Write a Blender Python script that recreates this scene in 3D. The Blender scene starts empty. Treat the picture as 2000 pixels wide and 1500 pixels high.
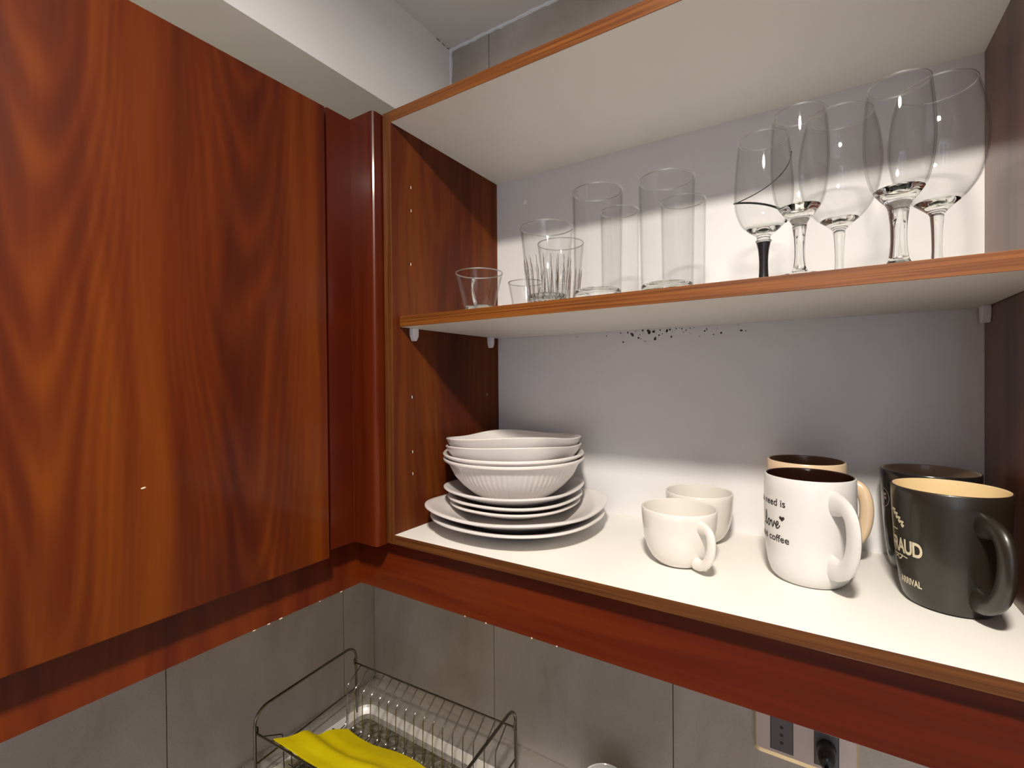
import bpy, math, random
from mathutils import Vector, Matrix
random.seed(4)
sc = bpy.context.scene
C = sc.collection
PI = math.pi
Z0 = 1.42                      # cabinet floor above the room floor; everything is laid out from the cabinet floor, then lifted
# ------------------------------------------------------------------ camera
CX, CY, CZ = 0.6174, -0.5675, 0.2571
yaw, pitch, roll = -0.5708, -0.0092, -0.0082
fw = Vector((math.sin(yaw)*math.cos(pitch), math.cos(yaw)*math.cos(pitch), math.sin(pitch)))
rt = Vector((math.cos(yaw), -math.sin(yaw), 0)); up = rt.cross(fw)
cr, sr = math.cos(roll), math.sin(roll)
r2 = rt*cr + up*sr; u2 = up*cr - rt*sr
cam = bpy.data.cameras.new('camera'); co = bpy.data.objects.new('camera', cam); C.objects.link(co)
m = Matrix((r2, u2, -fw)).transposed().to_4x4(); m.translation = Vector((CX, CY, CZ+Z0))
co.matrix_world = m
cam.sensor_width = 36; cam.lens = 943.458/2000*36; cam.clip_start = .02
sc.camera = co
# ------------------------------------------------------------------ light and colour
sc.view_settings.view_transform = 'Standard'; sc.view_settings.look = 'None'
sc.view_settings.exposure = 0.25; sc.view_settings.gamma = 1; sc.view_settings.use_curve_mapping = False
sc.cycles.max_bounces = 10; sc.cycles.diffuse_bounces = 5; sc.cycles.glossy_bounces = 5
sc.cycles.transmission_bounces = 10; sc.cycles.transparent_max_bounces = 40
sc.cycles.use_denoising = True; sc.cycles.sample_clamp_indirect = 4
w = bpy.data.worlds.new('world'); sc.world = w; w.use_nodes = True
w.node_tree.nodes['Background'].inputs[0].default_value = (.62, .74, 1, 1)
w.node_tree.nodes['Background'].inputs[1].default_value = .7
def light(name, kind, loc, power, col, rot=(0,0,0), **k):
    l = bpy.data.lights.new(name, kind); l.energy = power; l.color = col
    for a, b in k.items(): setattr(l, a, b)
    o = bpy.data.objects.new(name, l); o.location = (loc[0], loc[1], loc[2]+Z0); o.rotation_euler = rot; C.objects.link(o); return o
LAMP = (.66, -.74, .992)
light('ceiling_bulb', 'AREA', LAMP, 27, (1, .91, .79), shape='DISK', size=.13)
light('window_daylight', 'AREA', (1.05, -2.93, .15), 30, (.82, .85, 1), (PI/2, 0, PI), shape='RECTANGLE', size=1.0, size_y=1.3)

# ------------------------------------------------------------------ materials
def mat(name, col=(.8,.8,.8), rough=.5, metal=0, coat=0, spec=.5, ior=None, trans=0):
    m = bpy.data.materials.new(name); m.use_nodes = True
    b = m.node_tree.nodes['Principled BSDF']
    b.inputs['Base Color'].default_value = (*col, 1); b.inputs['Roughness'].default_value = rough
    b.inputs['Metallic'].default_value = metal; b.inputs['Coat Weight'].default_value = coat
    b.inputs['Coat Roughness'].default_value = .12
    b.inputs['Specular IOR Level'].default_value = spec
    if trans: b.inputs['Transmission Weight'].default_value = trans
    if ior: b.inputs['IOR'].default_value = ior
    return m
class NT:
    def __init__(s, m): s.m = m; s.t = m.node_tree; s.b = s.t.nodes['Principled BSDF']
    def n(s, typ, **k):
        x = s.t.nodes.new(typ)
        for a, b in k.items(): setattr(x, a, b)
        return x
    def l(s, a, b): s.t.links.new(a, b)
    def math(s, op, a, b=None):
        x = s.n('ShaderNodeMath', operation=op)
        for i, v in enumerate((a, b)):
            if v is None: continue
            if isinstance(v, (int, float)): x.inputs[i].default_value = v
            else: s.l(v, x.inputs[i])
        return x.outputs[0]
    def coord(s):
        return s.n('ShaderNodeTexCoord').outputs['Object']
    def map(s, src, scale=(1,1,1), loc=(0,0,0)):
        x = s.n('ShaderNodeMapping'); x.inputs['Scale'].default_value = scale; x.inputs['Location'].default_value = loc
        s.l(src, x.inputs[0]); return x.outputs[0]
    def noise(s, src, scale, detail=3, rough=.5, dist=0):
        x = s.n('ShaderNodeTexNoise'); x.inputs['Scale'].default_value = scale; x.inputs['Detail'].default_value = detail
        x.inputs['Roughness'].default_value = rough; x.inputs['Distortion'].default_value = dist
        s.l(src, x.inputs['Vector']); return x.outputs['Fac']
    def ramp(s, fac, stops):
        x = s.n('ShaderNodeValToRGB'); e = x.color_ramp.elements
        while len(e) < len(stops): e.new(.5)
        for i, (p, c) in enumerate(stops): e[i].position = p; e[i].color = (*c, 1)
        s.l(fac, x.inputs[0]); return x.outputs[0]
    def mix(s, fac, a, b, mode='MIX'):
        x = s.n('ShaderNodeMix', data_type='RGBA', blend_type=mode)
        for i, v in ((0, fac), (6, a), (7, b)):
            if isinstance(v, (int, float)): x.inputs[i].default_value = v
            elif isinstance(v, tuple): x.inputs[i].default_value = (*v, 1)
            else: s.l(v, x.inputs[i])
        return x.outputs[2]
    def bump(s, h, strength, dist=.001):
        x = s.n('ShaderNodeBump'); x.inputs['Strength'].default_value = strength; x.inputs['Distance'].default_value = dist
        s.l(h, x.inputs['Height']); s.l(x.outputs[0], s.b.inputs['Normal'])

def cherry(name, axis, seed, dark=(.044,.0048,.0008), mid=(.088,.0125,.0009), lite=(.152,.032,.0012), rough=.42, coat=.12, staves=None, period=.30, off=0, phase=None, arch=.06):
    """cherry-look foil: grain runs along z (axis 'x'/'y' = direction across) or along x (axis 'h')"""
    m = mat(name, mid, rough, coat=coat, spec=.22); t = NT(m); co_ = t.coord()
    sep = t.n('ShaderNodeSeparateXYZ'); t.l(co_, sep.inputs[0])
    if axis == 'h': across, along = sep.outputs[2], sep.outputs[0]
    else: across, along = sep.outputs['XY'.index(axis.upper())], sep.outputs[2]
    across = t.math('ADD', across, off)
    comb = t.n('ShaderNodeCombineXYZ'); t.l(across, comb.inputs[0]); t.l(along, comb.inputs[1]); comb.inputs[2].default_value = seed
    v = comb.outputs[0]
    # bends the veins
    nz = t.noise(t.map(v, (5, 1.3, 1)), 1.6, 1.5, .45)
    bend = t.math('MULTIPLY', t.math('SUBTRACT', nz, .5), .065 if staves else .06)
    ac = t.math('ADD', across, bend)
    # cathedral arches repeating with a period across the board
    k = t.math('SUBTRACT', t.math('FRACT', t.math('ADD', t.math('DIVIDE', across, period), seed*.37 if phase is None else phase)), .5)
    k2 = t.math('MULTIPLY', t.math('MULTIPLY', k, k), 4.6)
    g = t.math('SUBTRACT', t.math('ADD', along, t.math('MULTIPLY', nz, .55)), k2)
    rings = t.math('ADD', t.math('MULTIPLY', t.math('SINE', t.math('MULTIPLY', g, 50.0)), .5), .5)
    comb2 = t.n('ShaderNodeCombineXYZ'); t.l(ac, comb2.inputs[0]); t.l(along, comb2.inputs[1]); comb2.inputs[2].default_value = seed+3
    streak = t.noise(t.map(comb2.outputs[0], (24, .9, 1)), 1.0, 4, .6)
    fine = t.noise(t.map(comb2.outputs[0], (230, 5, 1)), 1.0, 3, .6)
    broad = t.noise(t.map(v, (6.5, .5, 1), (seed, 0, 0)), 1.0, 2, .5)
    f = t.math('ADD', t.math('MULTIPLY', streak, .62), t.math('MULTIPLY', broad, .55))
    near = t.math('MULTIPLY', t.math('SUBTRACT', 1.0, t.math('MULTIPLY', t.math('ABSOLUTE', k), 2.3)), arch)
    near = t.math('MAXIMUM', near, 0)
    f = t.math('ADD', f, t.math('MULTIPLY', t.math('POWER', rings, 1.4), near))
    f = t.math('ADD', f, .035)
    f = t.math('ADD', f, t.math('MULTIPLY', fine, .10))
    if staves:
        x = t.n('ShaderNodeValToRGB'); x.color_ramp.interpolation = 'LINEAR'; e = x.color_ramp.elements
        while len(e) < len(staves): e.new(.5)
        for i, (p_, c_) in enumerate(staves): e[i].position = p_; e[i].color = (c_, c_, c_, 1)
        t.l(t.math('ADD', t.math('MULTIPLY', across, -1.0), t.math('MULTIPLY', bend, .12)), x.inputs[0])
        f = t.math('ADD', f, t.math('SUBTRACT', x.outputs[0], .5))
    col = t.ramp(f, [(.40, dark), (.62, mid), (.86, lite)] if staves else [(.46, dark), (.62, mid), (.78, lite)])
    t.l(col, t.b.inputs['Base Color'])
    t.bump(fine, .08, .0006)
    return m
staves = [(.0,.45),(.07,.42),(.083,.44),(.090,.56),(.106,.57),(.113,.46),(.165,.43),(.215,.40),(.283,.45),(.290,.55),(.315,.60),(.338,.55),(.346,.61),(.368,.55),(.376,.46),(.43,.43),(.50,.50),(.70,.42)]
M_DOOR = cherry('cherry_foil_door', 'y', 1.3, staves=staves, period=.21, off=-.35, phase=.452, arch=.15)
M_POST = cherry('cherry_foil_post', 'x', 5.1, dark=(.034,.003,.0008), mid=(.062,.0055,.0010), lite=(.105,.015,.0016), rough=.38, coat=.22)
M_SIDE = cherry('cherry_foil_side', 'y', 8.2, dark=(.040,.0045,.0008), mid=(.080,.013,.0014), lite=(.145,.033,.002), rough=.6, coat=0)
M_SIDER = cherry('cherry_foil_far_side_haze', 'y', 8.9, dark=(.050,.012,.006), mid=(.090,.028,.014), lite=(.140,.050,.024), rough=.34, coat=.25)  # same foil, greyed in its colours to stand in for hazy reflection
M_VAL = cherry('cherry_foil_valance', 'h', 2.2, dark=(.055,.0045,.001), mid=(.094,.0095,.0012), lite=(.150,.024,.002), rough=.38, coat=.2)
M_VALL = cherry('cherry_foil_valance_side', 'y', 2.9, dark=(.055,.0045,.001), mid=(.094,.0095,.0012), lite=(.150,.024,.002), rough=.38, coat=.2)

def bandmat(name, axis, a=(.120,.034,.005), b=(.225,.074,.010)):
    m = mat(name, a, .42, spec=.35, coat=.1); t = NT(m); co_ = t.coord()
    sc_ = {'x': (3, 60, 210), 'y': (60, 3, 210), 'z': (210, 60, 3)}[axis]
    v = t.map(co_, sc_)
    f = t.noise(v, 1.0, 4, .65, .6)
    col = t.ramp(f, [(.30, (a[0]*.62, a[1]*.55, a[2]*.6)), (.44, a), (.7, b)])
    t.l(col, t.b.inputs['Base Color']); t.bump(f, .12, .0005); return m
M_BANDX = bandmat('oak_edge_band_x', 'x'); M_BANDZ = bandmat('oak_edge_band_z', 'z', (.085,.026,.005), (.15,.050,.009))
M_BANDB = bandmat('oak_edge_band_bottom', 'x', (.085,.027,.006), (.155,.055,.011))
def lam(name, col, rough=.42):
    m = mat(name, col, rough, spec=.4); t = NT(m); v = t.coord()
    f = t.noise(t.map(v, (1,1,1)), 5, 4, .6)
    c = t.ramp(f, [(.3, tuple(x*.955 for x in col)), (.6, col)])
    f2 = t.noise(v, 900, 2, .5)
    t.l(c, t.b.inputs['Base Color']); t.bump(f2, .06, .0003); return m
M_LAM = lam('white_laminate', (.80,.785,.745)); M_BACK = lam('white_back_board', (.76,.755,.765), .5)
def plaster(name, col):
    m = mat(name, col, .85, spec=.2); t = NT(m); v = t.coord()
    f = t.noise(v, 3.5, 5, .6); g = t.noise(v, 160, 3, .6)
    t.l(t.ramp(f, [(.3, tuple(x*.93 for x in col)), (.7, col)]), t.b.inputs['Base Color']); t.bump(g, .15, .0012); return m
M_WHITE = plaster('white_plaster', (.86,.86,.88)); M_CEIL = plaster('ceiling_paint', (.80,.785,.78)); M_SOFU = plaster('soffit_underside_bounce', (.83,.81,.77))  # M_SOFU: soffit underside, colour raised in place of bounced light
M_FLOORM = plaster('floor_tile', (.50,.45,.40))
def tilemat():
    m = mat('grey_stone_tile', (.3,.28,.26), .36, spec=.45); t = NT(m); v = t.coord()
    f = t.noise(t.map(v, (1,1,.55)), 6.5, 5, .62, .5); g = t.noise(v, 420, 3, .7)
    c = t.ramp(f, [(.28, (.39,.34,.285)), (.50, (.49,.445,.40)), (.74, (.57,.535,.505))])
    c = t.mix(.22, c, t.ramp(g, [(.3, (.12,.11,.10)), (.7, (.5,.48,.46))]), 'OVERLAY')
    t.l(c, t.b.inputs['Base Color']); t.bump(g, .10, .0006); return m
M_TILE = tilemat(); M_GROUT = mat('grout', (.20,.18,.16), .9); M_CAULK = mat('white_caulk', (.82,.85,.9), .5)
def ceramic(name, col, rough=.16):
    m = mat(name, col, rough, spec=.55, coat=.3); t = NT(m)
    f = t.noise(t.coord(), 30, 3, .5)
    t.l(t.ramp(f, [(.3, tuple(x*.965 for x in col)), (.7, col)]), t.b.inputs['Base Color']); return m
M_PLATE = ceramic('white_stoneware', (.735,.70,.685), .24); M_CUP = ceramic('cream_glaze', (.745,.715,.67))
M_MUGW = ceramic('satin_white_glaze', (.69,.675,.66), .30); M_MUGBRN = ceramic('dark_brown_glaze', (.018,.006,.004), .15)
M_BEIGE = ceramic('beige_glaze', (.70,.53,.35), .25); M_TAN = ceramic('tan_inside_glaze', (.17,.095,.05), .3)
M_BLK = ceramic('matt_charcoal_glaze', (.015,.0115,.008), .38); M_CREAM = ceramic('cream_inside_glaze', (.78,.60,.33), .2)
M_BLK2 = ceramic('black_glaze', (.010,.009,.010), .2); M_GREYIN = ceramic('taupe_inside_glaze', (.32,.24,.17), .3)
M_PRINT = mat('black_print', (.02,.012,.012), .5); M_PRINTC = mat('cream_print', (.62,.54,.38), .5); M_PRINTG = mat('grey_print', (.30,.22,.24), .5)
M_PLAS = mat('white_plastic', (.80,.80,.83), .35); M_DIRT = mat('mould_speck', (.035,.028,.028), .9); M_CHIP = mat('bare_chip', (.80,.62,.48), .6)
M_HOLE = mat('drilled_hole', (.02,.008,.004), .9)
M_CHROME = mat('chromed_wire', (.24,.225,.20), .22, metal=1)
M_BLKPL = mat('black_plastic', (.012,.011,.012), .25); M_SOCK = mat('grey_socket_insert', (.10,.10,.11), .4)
M_COVER = mat('champagne_cover_plate', (.55,.47,.46), .35, metal=.35); M_COVER2 = mat('gilded_rim', (.75,.62,.38), .3, metal=.6)
def steel():
    m = mat('stained_steel', (.5,.49,.47), .3, metal=.75); t = NT(m); v = t.coord()
    f = t.noise(v, 12, 4, .6, .5)
    t.l(t.ramp(f, [(.35, (.74,.71,.67)), (.65, (.84,.81,.77))]), t.b.inputs['Base Color'])
    t.l(t.ramp(f, [(.3, (.34,)*3), (.7, (.22,)*3)]), t.b.inputs['Roughness']); t.bump(f, .03, .001); return m
M_STEEL = steel(); M_STEELF = mat('steel_rim_highlight', (.90,.88,.85), .45, metal=.55)  # M_STEELF: pale strip painted as the highlight along the drainer rim
def stonefloor():
    m = mat('mottled_drainer', (.2,.2,.2), .5, metal=.4); t = NT(m); v = t.coord()
    f = t.noise(v, 60, 5, .75, 1.0)
    t.l(t.ramp(f, [(.35, (.06,.055,.03)), (.5, (.20,.17,.12)), (.68, (.42,.39,.36))]), t.b.inputs['Base Color']); t.bump(f, .3, .002); return m
M_DRAIN = stonefloor()
def clothmat():
    m = mat('yellow_cloth', (.80,.62,.0), .9, spec=.1); t = NT(m); v = t.coord()
    g = t.noise(v, 700, 2, .6); f = t.noise(v, 20, 3, .6)
    t.l(t.ramp(f, [(.3, (.86,.66,.002)), (.7, (.97,.80,.004))]), t.b.inputs['Base Color']); t.bump(g, .4, .0008); return m
M_CLOTH = clothmat()
def thinglass(name, edge=(.10,.09,.085), body=(.995,.996,.995), gloss=.55, base=.026, rg=.03):
    m = bpy.data.materials.new(name); m.use_nodes = True; t = NT(m); t.t.nodes.remove(t.b)
    lw = t.n('ShaderNodeLayerWeight'); lw.inputs[0].default_value = .5
    col = t.ramp(lw.outputs['Facing'], [(.0, tuple(x*.99 for x in body)), (.62, tuple(x*.975 for x in body)), (.86, tuple(x*.89 for x in body)), (.95, tuple(.35*a+.65*b for a, b in zip(edge, body))), (1.0, edge)])
    tr = t.n('ShaderNodeBsdfTransparent'); t.l(col, tr.inputs[0])
    gl = t.n('ShaderNodeBsdfGlossy'); gl.inputs['Roughness'].default_value = rg
    fac = t.math('ADD', base, t.math('MULTIPLY', t.math('POWER', lw.outputs['Facing'], 5.0), gloss))
    mx = t.n('ShaderNodeMixShader'); t.l(fac, mx.inputs[0]); t.l(tr.outputs[0], mx.inputs[1]); t.l(gl.outputs[0], mx.inputs[2])
    t.l(mx.outputs[0], t.t.nodes['Material Output'].inputs[0]); return m
M_THIN = thinglass('thin_clear_glass'); 
M_RIM = thinglass('glass_rim', (.45,.45,.45), (.93,.93,.93), .6, .42, .35)
M_GLASS = mat('solid_clear_glass', (.97,.985,.97), .0, trans=1, ior=1.45)
def emis():
    m = mat('lamp_globe', (1,.9,.75)); m.node_tree.nodes['Principled BSDF'].inputs['Emission Color'].default_value = (1,.86,.66,1)
    m.node_tree.nodes['Principled BSDF'].inputs['Emission Strength'].default_value = 2; return m

# ------------------------------------------------------------------ mesh helpers
class MB:
    def __init__(s): s.v = []; s.f = []; s.mi = []
    def add(s, vs, fs, mi=0):
        o = len(s.v); s.v += [tuple(x) for x in vs]; s.f += [tuple(i+o for i in f) for f in fs]; s.mi += [mi]*len(fs); return s
    def box(s, x0, x1, y0, y1, z0, z1, mi=0):
        vs = [(x, y, z) for z in (z0, z1) for y in (y0, y1) for x in (x0, x1)]
        return s.add(vs, [(0,2,3,1), (4,5,7,6), (0,1,5,4), (2,6,7,3), (0,4,6,2), (1,3,7,5)], mi)
    def prism(s, poly, z0, z1, axis='z', mi=0):
        """poly in the plane across the axis; extruded along it"""
        n = len(poly)
        def P(a, b, c): return {'z': (a, b, c), 'y': (a, c, b), 'x': (c, a, b)}[axis]
        vs = [P(a, b, z0) for a, b in poly] + [P(a, b, z1) for a, b in poly]
        fs = [tuple(range(n-1, -1, -1)), tuple(range(n, 2*n))] + [(i, (i+1) % n, n+(i+1) % n, n+i) for i in range(n)]
        return s.add(vs, fs, mi)
    def lathe(s, prof, n=48, c=(0,0,0), rf=None, zf=None, mi=None):
        """prof: (r, z) list; r=0 ends are closed. rf(theta, r, z, i)->r, zf->z. mi: material index per profile segment"""
        rows = []; vs = []
        for i, (r, z) in enumerate(prof):
            if r == 0:
                rows.append([len(vs)]); vs.append((c[0], c[1], c[2]+z))
            else:
                row = []
                for k in range(n):
                    th = 2*PI*k/n; rr = rf(th, r, z, i) if rf else r; zz = zf(th, r, z, i) if zf else z
                    row.append(len(vs)); vs.append((c[0]+rr*math.cos(th), c[1]+rr*math.sin(th), c[2]+zz))
                rows.append(row)
        o = len(s.v); s.v += vs
        for i in range(len(rows)-1):
            a, b = rows[i], rows[i+1]; m_ = mi[i] if mi else 0
            for k in range(n):
                k2 = (k+1) % n
                if len(a) == 1 and len(b) == 1: continue
                if len(a) == 1: f = (a[0], b[k2], b[k])
                elif len(b) == 1: f = (a[k], a[k2], b[0])
                else: f = (a[k], a[k2], b[k2], b[k])
                s.f.append(tuple(x+o for x in f)); s.mi.append(m_)
        return s
    def tube(s, pts, r, n=8, ry=None, closed=False, up=None, mi=0):
        """sweeps a circle (or ellipse r x ry, ry measured across 'up') along pts; r may be a list"""
        P = [Vector(p) for p in pts]; N = len(P); rings = []
        ref = Vector(up) if up else None; prev = None
        for i in range(N):
            if closed: t = P[(i+1) % N]-P[i-1]
            else: t = P[min(i+1, N-1)]-P[max(i-1, 0)]
            t.normalize()
            if ref is not None: a = (ref - t*ref.dot(t)).normalized()
            else:
                if prev is None:
                    q = Vector((0,0,1)) if abs(t.z) < .9 else Vector((1,0,0)); a = (q - t*q.dot(t)).normalized()
                else: a = (prev - t*prev.dot(t)).normalized()
                prev = a
            b = t.cross(a)
            ri = r[i] if isinstance(r, (list, tuple)) else r
            rj = ri if ry is None else (ry[i] if isinstance(ry, (list, tuple)) else ry)
            rings.append([P[i]+a*ri*math.cos(2*PI*k/n)+b*rj*math.sin(2*PI*k/n) for k in range(n)])
        vs = [v for R in rings for v in R]; fs = []
        for i in range(N if closed else N-1):
            j = (i+1) % N
            for k in range(n): fs.append((i*n+k, i*n+(k+1) % n, j*n+(k+1) % n, j*n+k))
        if not closed: fs += [tuple(range(n-1, -1, -1)), tuple((N-1)*n+k for k in range(n))]
        return s.add(vs, fs, mi)
def wloc(o):
    v = Vector(o.location)
    while o.parent: o = o.parent; v += Vector(o.location)
    return v
def obj(name, mb, mats, parent=None, smooth=False, bevel=0, local=False, loc=None, label=None):
    """links one mesh object. vertices are in layout coordinates; they are re-based on the parent unless local"""
    me = bpy.data.meshes.new(name)
    off = Vector((0,0,0))
    if parent is not None and not local: off = wloc(parent)
    if parent is None and loc is not None and not local: off = Vector(loc)
    me.from_pydata([tuple(Vector(v)-off) for v in mb.v], [], mb.f)
    if not isinstance(mats, (list, tuple)): mats = [mats]
    for m_ in mats: me.materials.append(m_)
    for p, i in zip(me.polygons, mb.mi): p.material_index = i; p.use_smooth = smooth
    me.validate(); me.update()
    import bmesh
    bm = bmesh.new(); bm.from_mesh(me); bmesh.ops.recalc_face_normals(bm, faces=bm.faces); bm.to_mesh(me); bm.free()
    if smooth:
        try: me.set_sharp_from_angle(angle=math.radians(38))
        except Exception: pass
    o = bpy.data.objects.new(name, me); C.objects.link(o)
    if parent is not None: o.parent = parent
    elif loc is not None: o.location = loc
    if bevel:
        b = o.modifiers.new('bevel', 'BEVEL'); b.width = bevel; b.segments = 2; b.limit_method = 'ANGLE'
    if label: o['label'] = label
    return o
def thing(name, label, cat, loc=(0,0,0), group=None, rz=0):
    o = bpy.data.objects.new(name, None); C.objects.link(o); o.location = loc; o.rotation_euler = (0,0,rz); o.empty_display_size = .02
    o['label'] = label; o['category'] = cat
    if group: o['group'] = group
    return o
def tag(o, label, cat, group=None):
    o['label'] = label; o['category'] = cat
    if group: o['group'] = group
    return o
def struct(name, mb=None, m_=None, loc=(0,0,0), **k):
    if mb is None:
        o = bpy.data.objects.new(name, None); C.objects.link(o); o.location = loc
    else: o = obj(name, mb, m_, loc=loc, **k)
    o['kind'] = 'structure'; return o
def copy_tree(o, parent=None, loc=None, rz=None):
    c = o.copy(); C.objects.link(c); c.parent = parent
    if loc is not None: c.location = loc
    if rz is not None: c.rotation_euler = (0,0,rz)
    for ch in list(o.children): copy_tree(ch, c)
    return c

# ------------------------------------------------------------------ room shell
T = .018; H = .684; W = .7809; D = .3105; XR = T+W          # XR inner face of the far side panel
YW = .330; XW = -.412; ZC = 1.042; ZF = -Z0
XE = 2.6; YN = -3.0
f_ = struct('floor', MB().box(XW-.1, XE+.1, YN-.1, YW+.1, ZF-.05, ZF), M_FLOORM, (0,0,ZF))
struct('ceiling', MB().box(XW-.1, XE+.1, YN-.1, YW+.1, ZC, ZC+.05), M_CEIL, (0,0,ZC))
wb = struct('wall_back', MB().box(XW-.1, XE+.1, YW+.0075, YW+.1, ZF, ZC), M_GROUT, (0, YW, ZF))
wl = struct('wall_left', MB().box(XW-.1, XW-.0075, YN, YW+.0075, ZF, ZC), M_GROUT, (XW, 0, ZF))
struct('wall_right', MB().box(XE, XE+.1, YN, YW, ZF, ZC), M_WHITE, (XE, 0, ZF))
nw = MB()
nw.box(XW, .5, YN-.1, YN, ZF, ZC); nw.box(1.6, XE, YN-.1, YN, ZF, ZC); nw.box(.5, 1.6, YN-.1, YN, ZF, -.55); nw.box(.5, 1.6, YN-.1, YN, .85, ZC)
struct('wall_front', nw, M_WHITE, (1, YN, ZF))
wn = struct('window_1', None, None, (1.05, YN, -.55))
fr = MB()
for a in ((.5,.56,-.55,.85), (1.54,1.6,-.55,.85), (1.02,1.08,-.55,.85)): fr.box(a[0], a[1], YN-.07, YN-.02, a[2], a[3])
fr.box(.5,1.6,YN-.07,YN-.02,-.55,-.49); fr.box(.5,1.6,YN-.07,YN-.02,.79,.85)
obj('window_frame', fr, M_PLAS, wn)
obj('pane', MB().box(.55,1.55,YN-.05,YN-.045,-.5,.8), M_THIN, wn)
# tiles: 40 cm wide, 60 cm high, each one piece
g = .0016
for xa in (XW, -.014, .386, .786, 1.186, 1.586):
    xb = min(xa+.4, 2.0) if xa > -.4 else -.014
    for za, zb in ((-.555, .045), (.045, .645), (.645, ZC)):
        obj('tile', MB().box(xa+(g/2 if xa > XW else 0), xb-g/2, YW, YW+.0075, za+g/2, zb-g/2), M_TILE, wb, bevel=.0007)
for ya in (-.957, -.561, -.165, .231):
    yb = min(ya+.396, YW)
    for za, zb in ((-.555, .045), (.045, .645), (.645, ZC)):
        obj('tile', MB().box(XW-.0075, XW, ya+g/2, yb-(g/2 if yb < YW else 0), za+g/2, zb-g/2), M_TILE, wl, bevel=.0007)
# soffit above the side run, plaster, with caulk beads
SX, SZ = -.125, .820
so = struct('trim_1', MB().box(XW, SX, YN+.01, YW, SZ, ZC), M_WHITE, (SX, 0, SZ)); so.data.materials.append(M_SOFU)
for p in so.data.polygons:
    if p.normal.z < -.5: p.material_index = 1
def bead(pts, r, amp=.0012):
    P = []
    for i in range(len(pts)-1):
        a, b = Vector(pts[i]), Vector(pts[i+1]); n = max(2, int((b-a).length/.012))
        for k in range(n+(i == len(pts)-2)):
            q = a.lerp(b, k/n); P.append(q+Vector((random.uniform(-amp, amp), 0, random.uniform(-amp, amp))))
    return MB().tube(P, [r*random.uniform(.75, 1.25) for _ in P], 8)
struct('trim_2', bead([(SX, YW, ZC-.001), (.8, YW, ZC-.001)], .004), M_CAULK, (SX, YW, ZC), smooth=True)
struct('trim_3', bead([(SX, YW, SZ), (SX, YW, ZC)], .0042), M_CAULK, (SX, YW, SZ), smooth=True)
ck = MB()
cp = [(SX+.002*math.sin(i*2.1), YW-.004-i*.006, ZC-.0022) for i in range(9)]
ck.tube(cp, [.0003+.0006*abs(math.sin(i*1.7)) for i in range(9)], 5)
struct('trim_4', ck, M_DIRT, (SX, YW, ZC))

# ------------------------------------------------------------------ open wall cabinet
cab = thing('wall_cabinet', 'open white-lined wall cabinet holding glasses, plates and mugs', 'cabinet', (W/2, 0, -T))
def panel(name, b, m_, parent=cab, band=None, bm_=None, label=None, bevel=.0004):
    o = obj(name, MB().box(*b), m_, parent, bevel=bevel, label=label)
    if band: obj('edge_band', MB().box(*band), bm_, o, bevel=.0005)
    return o
e = .0009
panel('side_panel', (0, T, e, YW-.002, -T+.002, H+T), M_SIDE, band=(0, T, 0, e, -T+.002, H+T), bm_=M_BANDZ, label='cherry-brown side panel with peg holes')
panel('side_panel', (XR, XR+T, e, YW-.002, -T+.002, H+T), M_SIDER, band=(XR, XR+T, 0, e, -T+.002, H+T), bm_=M_BANDZ)
panel('top_panel', (T, XR, e, D, H, H+T), M_LAM, band=(T, XR, 0, e, H, H+T), bm_=M_BANDX)
panel('bottom_panel', (T, XR, e, D, -T+.002, 0), M_LAM, band=(T, XR, 0, e, -T+.002, 0), bm_=M_BANDB)
bk = panel('back_panel', (T, XR, D, D+.004, -T+.002, H+T), M_BACK)
ZS = .365; YS = .0162
sh = panel('shelf', (T+.001, XR-.001, YS+e, D-.001, ZS-T, ZS), M_LAM, band=(T+.001, XR-.001, YS, YS+e, ZS-T, ZS), bm_=M_BANDX, label='white shelf with an orange-brown edge band')
def support(x, y, sx):
    b = MB(); z = ZS-T
    poly = [(y-.007, z), (y+.007, z), (y+.0065, z-.014), (y+.002, z-.022), (y-.003, z-.022), (y-.0068, z-.012)]
    b.prism(poly, min(x, x+sx*.010), max(x, x+sx*.010), 'x')
    obj('shelf_support', b, M_PLAS, cab, bevel=.0015)
for x, y, s_ in ((T, .046, 1), (T, .276, 1), (XR, .046, -1), (XR, .284, -1)): support(x, y, s_)
def peg(x, y, z, r=.0024):
    b = MB(); n = 12
    vs = [(x, y+r*math.cos(2*PI*k/n), z+r*math.sin(2*PI*k/n)) for k in range(n)] + [(x+.0003, y+r*.9*math.cos(2*PI*k/n), z+r*.9*math.sin(2*PI*k/n)) for k in range(n)]
    b.add(vs, [(k, (k+1) % n, n+(k+1) % n, n+k) for k in range(n)]+[tuple(range(n, 2*n))])
    a0 = -.9; cs = []
    for k in range(7): a = a0+k*.3; cs.append((x+.0005, y+r*1.25*math.cos(a), z+r*1.5*math.sin(a)))
    for k in range(6, -1, -1): a = a0+k*.3; cs.append((x+.0005, y+r*.45*math.cos(a), z+r*.8*math.sin(a)))
    b.add(cs, [(i, i+1, 12-i, 13-i) for i in range(6)], 1)
    obj('peg_hole', b, [M_HOLE, M_CHIP], cab)
for y, z in ((.044,.591), (.044,.551), (.042,.458), (.042,.228), (.042,.133), (.042,.095), (.265,.226)): peg(T, y, z)
sc_ = MB(); sc_.lathe([(.0055,0), (.0052,.0012), (.003,.0028), (0,.0032)], 20)
sc_.v = [(.089+a, D-c, .632+b) for a, b, c in sc_.v]; obj('screw_cap', sc_, M_PLAS, cab, smooth=True)
ds = MB()
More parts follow.
